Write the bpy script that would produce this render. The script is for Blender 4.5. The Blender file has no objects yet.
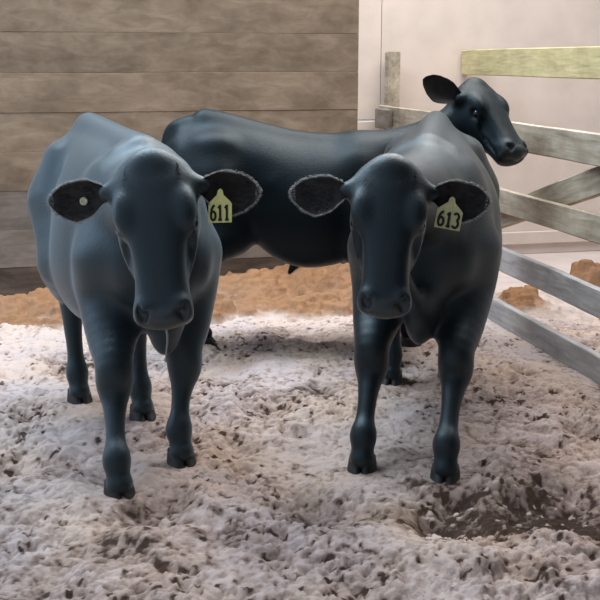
import bpy, bmesh, math, random
import numpy as np
from mathutils import Vector, Matrix

# ------------------------------------------------------------------ camera, world, light, exposure
SC = bpy.context.scene
COL = SC.collection
SC.view_settings.view_transform = 'Standard'
SC.view_settings.look = 'None'
SC.view_settings.gamma = 1.0
SC.view_settings.use_curve_mapping = False
SC.view_settings.exposure = 0.0

FPX, CAM_H = 1050.0, 1.55                 # focal length in pixels of a 600 px frame, eye height
PITCH = math.atan(238.0 / FPX)            # the horizon stands 238 px above the frame's middle
cam_d = bpy.data.cameras.new('camera')
cam_d.sensor_width = 36.0
cam_d.lens = FPX / 600.0 * 36.0
cam_d.clip_start = 0.05
cam = bpy.data.objects.new('camera', cam_d)
cam.location = (0, 0, CAM_H)
cam.rotation_euler = (math.pi / 2 - PITCH, 0, 0)
COL.objects.link(cam)
SC.camera = cam

world = bpy.data.worlds.new('overcast_daylight')
world.use_nodes = True
bgn = world.node_tree.nodes['Background']
bgn.inputs[0].default_value = (0.80, 0.88, 1.0, 1)
bgn.inputs[1].default_value = 0.56
SC.world = world


def area_lamp(name, loc, target, sx, sy, power, colour):
    d = bpy.data.lights.new(name, 'AREA')
    d.shape = 'RECTANGLE'
    d.size, d.size_y = sx, sy
    d.energy = power
    d.color = colour
    o = bpy.data.objects.new(name, d)
    o.location = loc
    o.rotation_euler = (Vector(target) - Vector(loc)).to_track_quat('-Z', 'Y').to_euler()
    COL.objects.link(o)
    return o


# daylight falling through the roof lights over the back of the pen, and through the open left side
area_lamp('roof_light', (-2.1, 5.9, 5.2), (-0.9, 4.4, 0.2), 3.0, 3.2, 400, (0.74, 0.88, 1.0))
area_lamp('roof_light', (1.4, 6.7, 5.0), (0.5, 4.7, 0.2), 3.4, 3.0, 370, (1.0, 0.95, 0.90))
area_lamp('side_opening', (-4.6, 4.6, 2.2), (0.0, 5.4, 0.6), 3.0, 2.0, 55, (0.58, 0.76, 1.0))

rng = np.random.default_rng(7)
random.seed(7)


# ------------------------------------------------------------------ helpers
def at(px, py, y):
    """the point at distance y in front of the camera that the photograph shows at pixel px, py"""
    c, s = math.cos(PITCH), math.sin(PITCH)
    up = 300.0 - py
    wy, wz = FPX * c + up * s, up * c - FPX * s
    k = y / wy
    return Vector(((px - 300.0) * k, y, CAM_H + wz * k))


def ground(px, py, z=0.0):
    c, s = math.cos(PITCH), math.sin(PITCH)
    up = 300.0 - py
    wy, wz = FPX * c + up * s, up * c - FPX * s
    k = (z - CAM_H) / wz
    return Vector(((px - 300.0) * k, wy * k, z))


def tag(o, label=None, cat=None, group=None, kind=None):
    if label: o['label'] = label
    if cat: o['category'] = cat
    if group: o['group'] = group
    if kind: o['kind'] = kind
    return o


def empty(name, loc=(0, 0, 0), rz=0.0):
    o = bpy.data.objects.new(name, None)
    o.location = loc
    o.rotation_euler = (0, 0, rz)
    o.empty_display_size = 0.2
    COL.objects.link(o)
    return o


def mesh_obj(name, verts, faces, mat, parent=None, smooth=True, attrs=None):
    """verts: (n,3) array, faces: (m,4) or (m,3) int array or a list of tuples"""
    me = bpy.data.meshes.new(name)
    v = np.asarray(verts, dtype=np.float32)
    if isinstance(faces, np.ndarray):
        n, k = faces.shape
        me.vertices.add(len(v))
        me.vertices.foreach_set('co', v.ravel())
        me.loops.add(n * k)
        me.loops.foreach_set('vertex_index', faces.astype(np.int32).ravel())
        me.polygons.add(n)
        me.polygons.foreach_set('loop_start', np.arange(0, n * k, k, dtype=np.int32))
        me.polygons.foreach_set('loop_total', np.full(n, k, dtype=np.int32))
        me.update(calc_edges=True)
    else:
        me.from_pydata(v.tolist(), [], [tuple(f) for f in faces])
    me.validate()
    if smooth:
        me.polygons.foreach_set('use_smooth', np.ones(len(me.polygons), dtype=bool))
    for an, av in (attrs or {}).items():
        a = me.attributes.new(an, 'FLOAT', 'POINT')
        a.data.foreach_set('value', np.asarray(av, dtype=np.float32))
    if mat: me.materials.append(mat)
    o = bpy.data.objects.new(name, me)
    COL.objects.link(o)
    if parent is not None: o.parent = parent
    return o


# ---- value noise in numpy
def _hash(ix, iy, seed):
    h = (ix.astype(np.int64) * 374761393 + iy.astype(np.int64) * 668265263 + seed * 1442695041) & 0xFFFFFFFF
    h = ((h ^ (h >> 13)) * 1274126177) & 0xFFFFFFFF
    return ((h ^ (h >> 16)) & 0xFFFF).astype(np.float32) / 65535.0


def vnoise(x, y, seed=0):
    x0, y0 = np.floor(x), np.floor(y)
    fx, fy = (x - x0), (y - y0)
    fx = fx * fx * fx * (fx * (fx * 6 - 15) + 10)
    fy = fy * fy * fy * (fy * (fy * 6 - 15) + 10)
    a, b = _hash(x0, y0, seed), _hash(x0 + 1, y0, seed)
    c, d = _hash(x0, y0 + 1, seed), _hash(x0 + 1, y0 + 1, seed)
    return (a + (b - a) * fx) * (1 - fy) + (c + (d - c) * fx) * fy


def fbm(x, y, seed=0, octaves=4):
    t, a, n = 0.0, 0.5, 0.0
    for i in range(octaves):
        t = t + a * vnoise(x * 2 ** i + 17.3 * i, y * 2 ** i - 9.1 * i, seed + i)
        n += a
        a *= 0.5
    return t / n


# ---- materials
def new_mat(name):
    m = bpy.data.materials.new(name)
    m.use_nodes = True
    nt = m.node_tree
    return m, nt, nt.nodes['Principled BSDF']


def N(nt, typ, **kw):
    n = nt.nodes.new(typ)
    for k, v in kw.items():
        if k.startswith('i_'):
            n.inputs[k[2:].replace('_', ' ')].default_value = v
        else:
            setattr(n, k, v)
    return n


def ramp(nt, stops):
    r = nt.nodes.new('ShaderNodeValToRGB')
    e = r.color_ramp.elements
    while len(e) < len(stops): e.new(0.5)
    for el, (p, c) in zip(e, stops):
        el.position = p
        el.color = (*c, 1) if len(c) == 3 else c
    return r


def lin(r, g, b):
    f = lambda c: (c / 255 / 12.92) if c / 255 <= 0.04045 else ((c / 255 + 0.055) / 1.055) ** 2.4
    return (f(r), f(g), f(b))


def coat_material(name, base, dusty, sheen_tint, sheen_amount=0.5, gloss=0.60):
    m, nt, p = new_mat(name)
    L = nt.links.new
    tc = N(nt, 'ShaderNodeTexCoord')
    n1 = N(nt, 'ShaderNodeTexNoise', i_Scale=5.0, i_Detail=5.0, i_Roughness=0.6)
    L(tc.outputs['Object'], n1.inputs['Vector'])
    r1 = ramp(nt, [(0.42, base), (0.75, dusty)])
    L(n1.outputs[0], r1.inputs[0])
    at_ = N(nt, 'ShaderNodeAttribute', attribute_name='muzzle')
    mix = N(nt, 'ShaderNodeMix', data_type='RGBA')
    mix.inputs[7].default_value = (0.026, 0.028, 0.030, 1)
    L(at_.outputs['Fac'], mix.inputs[0])
    L(r1.outputs[0], mix.inputs[6])
    L(mix.outputs[2], p.inputs['Base Color'])
    rr = N(nt, 'ShaderNodeMapRange')
    rr.inputs[3].default_value = 0.43
    rr.inputs[4].default_value = 0.32
    L(at_.outputs['Fac'], rr.inputs[0])
    L(rr.outputs[0], p.inputs['Roughness'])
    p.inputs['Specular IOR Level'].default_value = gloss
    p.inputs['Specular Tint'].default_value = (0.70, 0.90, 1.0, 1)
    sw = N(nt, 'ShaderNodeMapRange')
    sw.inputs[3].default_value = sheen_amount  # sheen weight, brightens the coat at grazing angles
    sw.inputs[4].default_value = 0.05
    L(at_.outputs['Fac'], sw.inputs[0])
    L(sw.outputs[0], p.inputs['Sheen Weight'])
    p.inputs['Sheen Roughness'].default_value = 0.45
    p.inputs['Sheen Tint'].default_value = (*sheen_tint, 1)
    # short lying hair: fine streaks
    mp = N(nt, 'ShaderNodeMapping')
    mp.inputs['Scale'].default_value = (30, 90, 22)
    L(tc.outputs['Object'], mp.inputs[0])
    n2 = N(nt, 'ShaderNodeTexNoise', i_Scale=3.0, i_Detail=4.0, i_Roughness=0.65)
    L(mp.outputs[0], n2.inputs['Vector'])
    bp = N(nt, 'ShaderNodeBump', i_Strength=0.22, i_Distance=0.012)
    L(n2.outputs[0], bp.inputs['Height'])
    L(bp.outputs[0], p.inputs['Normal'])
    return m


def plain_material(name, col, rough=0.6, spec=0.4, noise=0.0, nscale=20.0, bump=0.0):
    m, nt, p = new_mat(name)
    p.inputs['Base Color'].default_value = (*col, 1)
    p.inputs['Roughness'].default_value = rough
    p.inputs['Specular IOR Level'].default_value = spec
    if noise or bump:
        tc = N(nt, 'ShaderNodeTexCoord')
        n = N(nt, 'ShaderNodeTexNoise', i_Scale=nscale, i_Detail=4.0)
        nt.links.new(tc.outputs['Object'], n.inputs['Vector'])
        r = ramp(nt, [(0.3, tuple(c * (1 - noise) for c in col)), (0.7, tuple(min(1, c * (1 + noise)) for c in col))])
        nt.links.new(n.outputs[0], r.inputs[0])
        nt.links.new(r.outputs[0], p.inputs['Base Color'])
        if bump:
            b = N(nt, 'ShaderNodeBump', i_Strength=bump, i_Distance=0.01)
            nt.links.new(n.outputs[0], b.inputs['Height'])
            nt.links.new(b.outputs[0], p.inputs['Normal'])
    return m


def wood_material(name, dark, mid, light, grain=(1.2, 22, 22), stain=0.5, rough=0.8):
    """grain runs along the plank's own x axis; each plank differs by its object id"""
    m, nt, p = new_mat(name)
    L = nt.links.new
    tc = N(nt, 'ShaderNodeTexCoord')
    oi = N(nt, 'ShaderNodeObjectInfo')
    off = N(nt, 'ShaderNodeVectorMath', operation='SCALE')
    off.inputs[0].default_value = (37.0, 53.0, 71.0)
    L(oi.outputs['Random'], off.inputs['Scale'])
    add = N(nt, 'ShaderNodeVectorMath', operation='ADD')
    L(tc.outputs['Object'], add.inputs[0])
    L(off.outputs[0], add.inputs[1])
    mp = N(nt, 'ShaderNodeMapping')
    mp.inputs['Scale'].default_value = grain
    L(add.outputs[0], mp.inputs[0])
    g = N(nt, 'ShaderNodeTexNoise', i_Scale=2.2, i_Detail=8.0, i_Roughness=0.62, i_Distortion=0.6)
    L(mp.outputs[0], g.inputs['Vector'])
    r = ramp(nt, [(0.25, dark), (0.5, mid), (0.75, light)])
    L(g.outputs[0], r.inputs[0])
    s = N(nt, 'ShaderNodeTexNoise', i_Scale=3.2, i_Detail=4.0, i_Roughness=0.6)
    L(add.outputs[0], s.inputs['Vector'])
    sr = ramp(nt, [(0.36, (1 - stain,) * 3), (0.6, (1, 1, 1))])
    L(s.outputs[0], sr.inputs[0])
    mx = N(nt, 'ShaderNodeMix', data_type='RGBA', blend_type='MULTIPLY')
    mx.inputs[0].default_value = 1.0
    L(r.outputs[0], mx.inputs[6])
    L(sr.outputs[0], mx.inputs[7])
    vr = N(nt, 'ShaderNodeMapRange')
    vr.inputs[3].default_value, vr.inputs[4].default_value = 0.86, 1.12
    L(oi.outputs['Random'], vr.inputs[0])
    m2 = N(nt, 'ShaderNodeMix', data_type='RGBA', blend_type='MULTIPLY')
    m2.inputs[0].default_value = 1.0
    L(mx.outputs[2], m2.inputs[6])
    L(vr.outputs[0], m2.inputs[7])
    L(m2.outputs[2], p.inputs['Base Color'])
    p.inputs['Roughness'].default_value = rough
    p.inputs['Specular IOR Level'].default_value = 0.25
    b = N(nt, 'ShaderNodeBump', i_Strength=0.35, i_Distance=0.006)
    L(g.outputs[0], b.inputs['Height'])
    L(b.outputs[0], p.inputs['Normal'])
    return m


def bedding_material(name, pale, mid, dark, blotch=0.45):
    m, nt, p = new_mat(name)
    L = nt.links.new
    tc = N(nt, 'ShaderNodeTexCoord')
    tone = N(nt, 'ShaderNodeAttribute', attribute_name='tone')      # how much dung is mixed in; the bedding adds painted shade
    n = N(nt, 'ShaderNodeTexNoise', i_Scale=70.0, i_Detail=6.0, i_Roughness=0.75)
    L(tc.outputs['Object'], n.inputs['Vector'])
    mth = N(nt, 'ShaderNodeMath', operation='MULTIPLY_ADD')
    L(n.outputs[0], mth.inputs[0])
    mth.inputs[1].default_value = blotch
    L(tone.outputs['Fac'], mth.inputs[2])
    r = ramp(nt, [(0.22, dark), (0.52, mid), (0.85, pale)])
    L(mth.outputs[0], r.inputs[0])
    # wide patches of cleaner, warmer shavings
    w = N(nt, 'ShaderNodeTexNoise', i_Scale=1.7, i_Detail=3.0)
    L(tc.outputs['Object'], w.inputs['Vector'])
    wr = ramp(nt, [(0.38, (0.95, 0.96, 1.02)), (0.66, (1.06, 0.98, 0.88))])
    L(w.outputs[0], wr.inputs[0])
    mx = N(nt, 'ShaderNodeMix', data_type='RGBA', blend_type='MULTIPLY')
    mx.inputs[0].default_value = 1.0
    L(r.outputs[0], mx.inputs[6])
    L(wr.outputs[0], mx.inputs[7])
    wn = N(nt, 'ShaderNodeAttribute', attribute_name='worn')         # trodden together with the bedding
    br = ramp(nt, [(0.22, lin(74, 60, 52)), (0.52, lin(170, 152, 140)), (0.85, lin(198, 183, 176))])
    L(mth.outputs[0], br.inputs[0])
    m3 = N(nt, 'ShaderNodeMix', data_type='RGBA')
    L(wn.outputs['Fac'], m3.inputs[0])
    L(mx.outputs[2], m3.inputs[6])
    L(br.outputs[0], m3.inputs[7])
    L(m3.outputs[2], p.inputs['Base Color'])
    p.inputs['Roughness'].default_value = 0.95
    p.inputs['Specular IOR Level'].default_value = 0.15
    b = N(nt, 'ShaderNodeBump', i_Strength=0.8, i_Distance=0.014)
    L(n.outputs[0], b.inputs['Height'])
    L(b.outputs[0], p.inputs['Normal'])
    return m


M = {}
M['coat_a'] = coat_material('black_coat_cool', (0.0046, 0.0090, 0.0128), (0.0070, 0.0122, 0.0165), (0.70, 0.88, 1.0), 0.24, 0.55)
M['coat_b'] = coat_material('black_coat_dusty', (0.0052, 0.0092, 0.0130), (0.0085, 0.0125, 0.0155), (1.0, 0.95, 0.88), 0.06, 0.48)
M['coat_c'] = coat_material('black_coat_plain', (0.0018, 0.0038, 0.0052), (0.003, 0.0055, 0.0072), (0.85, 0.9, 1.0), 0.02, 0.22)
M['ear_skin'] = plain_material('ear_inside', (0.016, 0.014, 0.015), 0.6, 0.3, 0.4, 25, 0.2)
M['hoof'] = plain_material('hoof_horn', (0.014, 0.014, 0.015), 0.55, 0.4, 0.5, 30, 0.3)
M['eye'] = plain_material('eye', (0.006, 0.005, 0.005), 0.08, 0.6)
M['hair_backlit'] = plain_material('backlit_ear_hair', (0.34, 0.35, 0.34), 0.6, 0.3)  # backlit rim glow of dark hair put into a pale colour
M['hair_dark'] = plain_material('dark_hair', (0.014, 0.015, 0.017), 0.5, 0.4)
M['tag_yellow'] = plain_material('yellow_tag', lin(206, 205, 132), 0.5, 0.4, 0.1, 40)
M['tag_dull'] = plain_material('dull_yellow_tag', lin(176, 172, 128), 0.5, 0.4, 0.12, 40)
M['ink'] = plain_material('tag_ink', (0.008, 0.010, 0.008), 0.6, 0.3)
M['stud'] = plain_material('pale_stud', lin(190, 190, 165), 0.4, 0.5)
M['saliva'] = plain_material('saliva', (0.20, 0.22, 0.23), 0.15, 0.6)
M['wall_wood'] = wood_material('weathered_wall_wood', lin(118, 100, 82), lin(139, 120, 101), lin(160, 141, 121), (2.2, 6, 6), 0.28)
M['wall_grey'] = wood_material('greyed_wall_wood', lin(106, 95, 86), lin(128, 117, 108), lin(148, 138, 129), (1.6, 7, 7), 0.25)
M['wall_low'] = wood_material('dark_low_wall_wood', lin(66, 54, 46), lin(92, 78, 68), lin(118, 104, 94), (1.6, 7, 7), 0.3)  # darker wood for the lowest course of the plank wall
M['far_panel'] = plain_material('pale_far_panel', lin(206, 191, 180), 0.85, 0.2, 0.07, 4.0, 0.05)
M['rail_wood'] = wood_material('rail_wood', lin(146, 130, 110), lin(178, 164, 144), lin(204, 192, 174), (1.6, 14, 14), 0.35)
M['rail_grey'] = wood_material('greyed_rail_wood', lin(144, 140, 138), lin(174, 170, 168), lin(200, 196, 194), (1.6, 14, 14), 0.3)
M['beam_wood'] = wood_material('yellowed_beam_wood', lin(158, 146, 108), lin(184, 172, 130), lin(204, 192, 150), (1.6, 14, 14), 0.2)
M['dark_boards'] = plain_material('dark_shade_boards', lin(96, 86, 76), 0.9, 0.2, 0.15, 6.0)  # for the added light-blocking roof and walls
M['concrete'] = plain_material('alley_concrete', lin(192, 178, 172), 0.9, 0.2, 0.08, 5.0, 0.1)
M['bedding'] = bedding_material('bedding', lin(198, 183, 176), lin(160, 143, 134), lin(74, 60, 52))
M['sawdust'] = bedding_material('sawdust', lin(152, 117, 88), lin(120, 89, 66), lin(70, 51, 38), 0.55)
M['nail'] = plain_material('rusty_nail', (0.05, 0.035, 0.028), 0.6, 0.5)

# ------------------------------------------------------------------ the setting
FENCE_A = ground(600, 383)                                   # foot of the fence at the photograph's right edge
FDIR = Vector((-0.2217, 0.9751, 0))                          # the way the rails run, towards the back
PDIR = Vector((0.9751, 0.2217, 0))                           # across, away from the pen
W1_A = ground(20, 292)                                       # foot of the plank wall at the left
FEND = FENCE_A + FDIR * 3.82
F_ANG = math.atan2(FDIR.y, FDIR.x)
W_ANG = math.atan2(PDIR.y, PDIR.x)


def plank_mesh(name, L, T, Hh, bev=0.006, wob=0.004, seed=0, nx=10):
    """a sawn plank along x: box with eased edges and slightly uneven faces, origin at its lower left front"""
    r = np.random.default_rng(seed)
    b = bev
    ring = [(0, b), (b, 0), (T - b, 0), (T, b), (T, Hh - b), (T - b, Hh), (b, Hh), (0, Hh - b)]
    xs = np.linspace(0, L, nx)
    V, F = [], []
    w = np.cumsum(r.normal(0, wob * 0.5, nx)); w -= np.linspace(w[0], w[-1], nx)
    for i, x in enumerate(xs):
        dz, dy = w[i], r.normal(0, wob * 0.25)
        for (y, z) in ring:
            V.append((x, y + dy, z + dz + r.normal(0, wob * 0.15)))
    n = 8
    for i in range(nx - 1):
        for j in range(n):
            F.append((i * n + j, (i + 1) * n + j, (i + 1) * n + (j + 1) % n, i * n + (j + 1) % n))
    F.append(tuple(range(n)))
    F.append(tuple((nx - 1) * n + j for j in reversed(range(n))))
    me = bpy.data.meshes.new(name)
    me.from_pydata(V, [], F)
    bm = bmesh.new(); bm.from_mesh(me)
    bmesh.ops.recalc_face_normals(bm, faces=bm.faces)
    bm.to_mesh(me); bm.free()
    return me


def plank(name, loc, rz, L, T, Hh, mat, parent=None, seed=0, ry=0.0, wob=0.004, bev=0.006, nx=10):
    me = plank_mesh(name, L, T, Hh, bev, wob, seed, nx)
    me.materials.append(mat)
    o = bpy.data.objects.new(name, me)
    COL.objects.link(o)
    o.rotation_euler = Matrix.Rotation(rz, 4, 'Z').to_3x3().__matmul__(Matrix.Rotation(ry, 3, 'Y')).to_euler()
    o.location = loc
    if parent is not None: o.parent = parent
    return o


# floor: a concrete slab under everything
fl = mesh_obj('floor', [(-6, -1, -0.09), (6, -1, -0.09), (6, 12, -0.09), (-6, 12, -0.09)], [(0, 1, 2, 3)], M['concrete'], smooth=False)
tag(fl, 'pale concrete floor under the bedding, bare in the alley behind the fence', kind='structure')

# unseen roof and walls, added to keep light off the right foreground
o = mesh_obj('shade_ceiling', [(.7, -2.0, 2.7), (6, -2.0, 2.7), (6, 3.9, 2.7), (.7, 3.9, 2.7), (.7, -2.0, 2.75), (6, -2.0, 2.75), (6, 3.9, 2.75), (.7, 3.9, 2.75)],
             [(0, 1, 2, 3), (7, 6, 5, 4), (0, 4, 5, 1), (1, 5, 6, 2), (2, 6, 7, 3), (3, 7, 4, 0)], M['dark_boards'], smooth=False)
tag(o, 'unseen dark roof panel added to shade the front of the pen', kind='structure')
o = mesh_obj('shade_wall_front', [(.7, -2.0, -.09), (6, -2.0, -.09), (6, -2.0, 2.7), (.7, -2.0, 2.7), (.7, -2.06, -.09), (6, -2.06, -.09), (6, -2.06, 2.7), (.7, -2.06, 2.7)],
             [(3, 2, 1, 0), (4, 5, 6, 7), (0, 1, 5, 4), (1, 2, 6, 5), (2, 3, 7, 6), (3, 0, 4, 7)], M['dark_boards'], smooth=False)
tag(o, 'unseen dark wall panel behind the camera, added to block light', kind='structure')
o = mesh_obj('shade_wall_right', [(4.6, -2.0, -.09), (4.6, 5.0, -.09), (4.6, 5.0, 2.7), (4.6, -2.0, 2.7), (4.66, -2.0, -.09), (4.66, 5.0, -.09), (4.66, 5.0, 2.7), (4.66, -2.0, 2.7)],
             [(3, 2, 1, 0), (4, 5, 6, 7), (0, 1, 5, 4), (1, 2, 6, 5), (2, 3, 7, 6), (3, 0, 4, 7)], M['dark_boards'], smooth=False)
tag(o, 'unseen dark wall panel right of the alley, added to block light', kind='structure')

# near plank wall behind the left cows
W1_LEN0, W1_LEN1 = -2.2, 2.41
w1 = empty('wall_back', W1_A + PDIR * W1_LEN0, W_ANG)
tag(w1, 'weathered horizontal plank wall behind the standing cows', kind='structure')
TL = W1_LEN1 - W1_LEN0
course = 0.262
joints = [[0.4], [], [0.3], [], [0.5], [], [0.35], [], [0.45], []]
z = -0.09
for i in range(10):
    cuts = [0.0] + joints[i] + [TL]
    for a, b in zip(cuts[:-1], cuts[1:]):
        plank('plank', (a + 0.001, rng.normal(0, 0.0015) + 0.004, z), 0, b - a - 0.002, 0.045, course - 0.0014,
              M['wall_low'] if i < 1 else (M['wall_grey'] if i < 3 else M['wall_wood']), w1, seed=100 + i * 7 + len(cuts), wob=0.0012, bev=0.0015, nx=14)
    z += course
mesh_obj('backing', [(0, .052, -.09), (TL, .052, -.09), (TL, .052, 2.5), (0, .052, 2.5), (0, .13, -.09), (TL, .13, -.09), (TL, .13, 2.5), (0, .13, 2.5)],
         [(0, 1, 2, 3), (7, 6, 5, 4), (1, 5, 6, 2), (0, 3, 7, 4), (3, 2, 6, 7), (0, 4, 5, 1)], M['wall_wood'], w1, smooth=False)

# far pale wall behind the fence, square to it
w2 = empty('wall_far', FEND + FDIR * 0.05 - PDIR * 0.9, W_ANG)
tag(w2, 'pale panelled wall behind the fence and the alley', kind='structure')
for k, (x0, x1, z0, z1) in enumerate(((0, .93, -.09, 1.075), (0, .93, 1.084, 2.5), (.935, 3.2, -.09, 2.5), (3.203, 6.6, -.09, 2.5))):
    plank('panel', (x0, 0.002 * (k % 2), z0), 0, x1 - x0, 0.03, z1 - z0, M['far_panel'], w2, seed=300 + k, wob=0.001, nx=6)
plank('sill_board', (0.9, -0.03, 0.0), 0, 4.2, 0.03, 0.11, M['far_panel'], w2, seed=333, wob=0.001)

# ------------------------------------------------------------------ the fence on the right
fence = empty('board_fence', FENCE_A, F_ANG)
tag(fence, 'four-rail wooden board fence with a slanted brace, right of the tagged cows', 'fence')
# fence-local x runs to the back, local y to the pen side (left)
def rail(z0, hh, mat, seed, x0=-1.6, x1=3.80, y=-0.02, T=0.042):
    return plank('rail', (x0, y - T / 2, z0), 0, x1 - x0, T, hh, mat, fence, seed=seed, wob=0.006, bev=0.005, nx=16)
rail(1.052, 0.156, M['rail_wood'], 11)
rail(0.672, 0.140, M['rail_wood'], 12)
rail(0.318, 0.142, M['rail_grey'], 13)
rail(0.000, 0.142, M['rail_grey'], 14)
for k, xp in enumerate((3.71, -1.5)):
    o = plank('post', (xp, -0.145, -0.09), 0, 0.09, 0.10, 1.72 if k == 0 else 1.55, M['rail_wood'], fence, seed=20 + k, wob=0.002, nx=3)
plank('cleat', (3.42, 0.004, 1.03), 0, 0.36, 0.035, 0.155, M['wall_grey'], fence, seed=31, wob=0.002, nx=5)
# slanted brace on the back of the rails
def on_fence(px, py):
    """fence-local (x, z) of the photograph's pixel on the plane of the fence's back"""
    o = Vector((0, 0, CAM_H)); d = at(px, py, 1.0) - o
    n = PDIR; q = FENCE_A + PDIR * 0.06
    t = (q - o).dot(n) / d.dot(n)
    p = o + d * t - FENCE_A
    return p.dot(FDIR), p.z
bx0, bz0 = on_fence(503, 228); bx1, bz1 = on_fence(588, 202)
bt0, bu0 = on_fence(503, 204); bt1, bu1 = on_fence(588, 168)
ang = math.atan2((bz0 + bu0) / 2 - (bz1 + bu1) / 2, (bx0 + bt0) / 2 - (bx1 + bt1) / 2)
mx_, mz_ = (bx0 + bx1 + bt0 + bt1) / 4, (bz0 + bz1 + bu0 + bu1) / 4
ext_lo = (mz_ - 0.05) / abs(math.sin(ang)); ext_hi = (1.16 - mz_) / abs(math.sin(ang))
print('brace angle', math.degrees(ang), mx_, mz_, ext_lo, ext_hi)
BW = 0.145
ca, sa = math.cos(ang), math.sin(ang)
# local start (upper, towards the camera side)
sx, sz = mx_ - ca * ext_hi + sa * BW / 2, mz_ - sa * ext_hi - ca * BW / 2
plank('brace', (sx, -0.086, sz), 0, ext_lo + ext_hi, 0.04, BW, M['rail_wood'], fence, seed=41, ry=-ang, wob=0.004)

# parallel beam across the alley
bt = FENCE_A + PDIR * 0.75
beam = empty('alley_beam', bt, F_ANG)
tag(beam, 'yellowish horizontal timber beam beyond the fence at upper right', 'beam')
plank('timber', (-1.2, -0.03, 1.446), 0, 5.05, 0.06, 0.20, M['beam_wood'], beam, seed=51, wob=0.003)
plank('post', (-1.15, -0.13, -0.09), 0, 0.1, 0.1, 1.72, M['beam_wood'], beam, seed=52, nx=3)

# ------------------------------------------------------------------ bedding: one height field of trodden clods
FEET_PX = {
    'a': [(120, 497, 'FR'), (182, 464, 'FL'), (80, 402, 'HR'), (143, 418, 'HL')],
    'b': [(362, 471, 'FR'), (445, 481, 'FL'), (391, 383, 'HR'), (449, 378, 'HL')],
    'c': [(392, 366, 'FR'), (410, 346, 'FL'), (190, 366, 'HR'), (204, 343, 'HL')],
}
FEET = {k: {t: ground(px, py) for px, py, t in v} for k, v in FEET_PX.items()}


def height_grid(x0, x1, y0, y1, step):
    nx, ny = int((x1 - x0) / step) + 1, int((y1 - y0) / step) + 1
    X, Y = np.meshgrid(np.linspace(x0, x1, nx, dtype=np.float32), np.linspace(y0, y1, ny, dtype=np.float32))
    return X, Y


def splat_clods(H, T, x0, y0, step, n, rmin, rmax, hk, seed, where=None):
    r = np.random.default_rng(seed)
    ny, nx = H.shape
    for i in range(n):
        cx, cy = r.uniform(0, nx), r.uniform(0, ny)
        rad = rmin + (rmax - rmin) * r.random() ** 2.2
        el = r.uniform(0.65, 1.0); th = r.uniform(0, math.pi)
        tone = r.normal(0, 0.13)
        rp = rad / step
        i0, i1 = int(max(0, cx - rp - 1)), int(min(nx, cx + rp + 2))
        j0, j1 = int(max(0, cy - rp - 1)), int(min(ny, cy + rp + 2))
        if i1 <= i0 or j1 <= j0: continue
        gx = np.arange(i0, i1) - cx
        gy = (np.arange(j0, j1) - cy)[:, None]
        c, s = math.cos(th), math.sin(th)
        q = ((gx * c + gy * s) ** 2 + ((-gx * s + gy * c) / el) ** 2) / (rp * rp)
        base = H[min(ny - 1, int(cy)), min(nx - 1, int(cx))]
        hgt = base - rad * 0.25 + rad * hk * np.sqrt(np.clip(1 - q, 0, 1))
        sub = H[j0:j1, i0:i1]
        m = (hgt > sub) & (q < 1)
        sub[m] = hgt[m]
        T[j0:j1, i0:i1][m] = tone


def grid_faces(ny, nx):
    idx = np.arange(ny * nx).reshape(ny, nx)
    return np.stack([idx[:-1, :-1], idx[:-1, 1:], idx[1:, 1:], idx[1:, :-1]], -1).reshape(-1, 4)


def smoothstep(a, b, x):
    t = np.clip((x - a) / (b - a), 0, 1)
    return t * t * (3 - 2 * t)


BX0, BX1, BY0, BY1, ST = -2.7, 3.0, 2.4, 7.7, 0.0078
X, Y = height_grid(BX0, BX1, BY0, BY1, ST)
H = 0.055 * (fbm(X * 2.3, Y * 2.3, 3, 3) - 0.5) + 0.05 * (np.abs(fbm(X * 5.5, Y * 5.5, 11, 3) - 0.5) - 0.12)
H += 0.020 * (fbm(X * 17, Y * 17, 23, 3) - 0.5)
T = np.zeros_like(H)
# hoof prints and trampled pits
pits = [(110, 478, .10, .055), (12, 465, .13, .06), (60, 470, .11, .03), (160, 510, .13, .055), (120, 520, .10, .03), (300, 500, .10, .03), (345, 512, .12, .045),
        (430, 515, .16, .05), (560, 500, .18, .05), (585, 430, .10, .045), (478, 345, .06, .03), (525, 372, .07, .03),
        (270, 410, .13, .035), (330, 395, .10, .03), (240, 445, .10, .03), (500, 440, .11, .04), (540, 455, .10, .035), (70, 360, .1, .03), (25, 415, .1, .03),
        (500, 520, .2, .05), (595, 515, .2, .05), (300, 430, .09, .03), (230, 380, .1, .03)]
for (px, py, r_, d_) in pits:
    g = ground(px, py)
    q = ((X - g.x) ** 2 + ((Y - g.y) * 0.75) ** 2) / (r_ * r_)
    q = q * (0.75 + 0.7 * fbm(X * 9, Y * 9, 31, 2))
    H -= d_ * np.exp(-q * 1.6)
    H += 0.35 * d_ * np.exp(-(np.sqrt(q) - 1.5) ** 2 * 4)
    T -= 0.26 * np.exp(-q * 1.0)  # pits get a darker tone; at lower right it paints in shade
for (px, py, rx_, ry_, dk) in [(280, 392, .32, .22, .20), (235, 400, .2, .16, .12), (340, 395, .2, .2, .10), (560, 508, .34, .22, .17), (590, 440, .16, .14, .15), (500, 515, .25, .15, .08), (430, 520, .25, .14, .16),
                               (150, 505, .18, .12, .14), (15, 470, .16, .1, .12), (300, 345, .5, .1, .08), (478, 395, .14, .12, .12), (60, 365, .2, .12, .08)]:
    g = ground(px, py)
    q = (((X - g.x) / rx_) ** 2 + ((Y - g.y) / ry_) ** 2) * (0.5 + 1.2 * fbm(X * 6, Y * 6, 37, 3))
    T -= dk * np.exp(-q)  # darker bedding patches; those at lower right are painted shade
r2 = np.random.default_rng(5)
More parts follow.
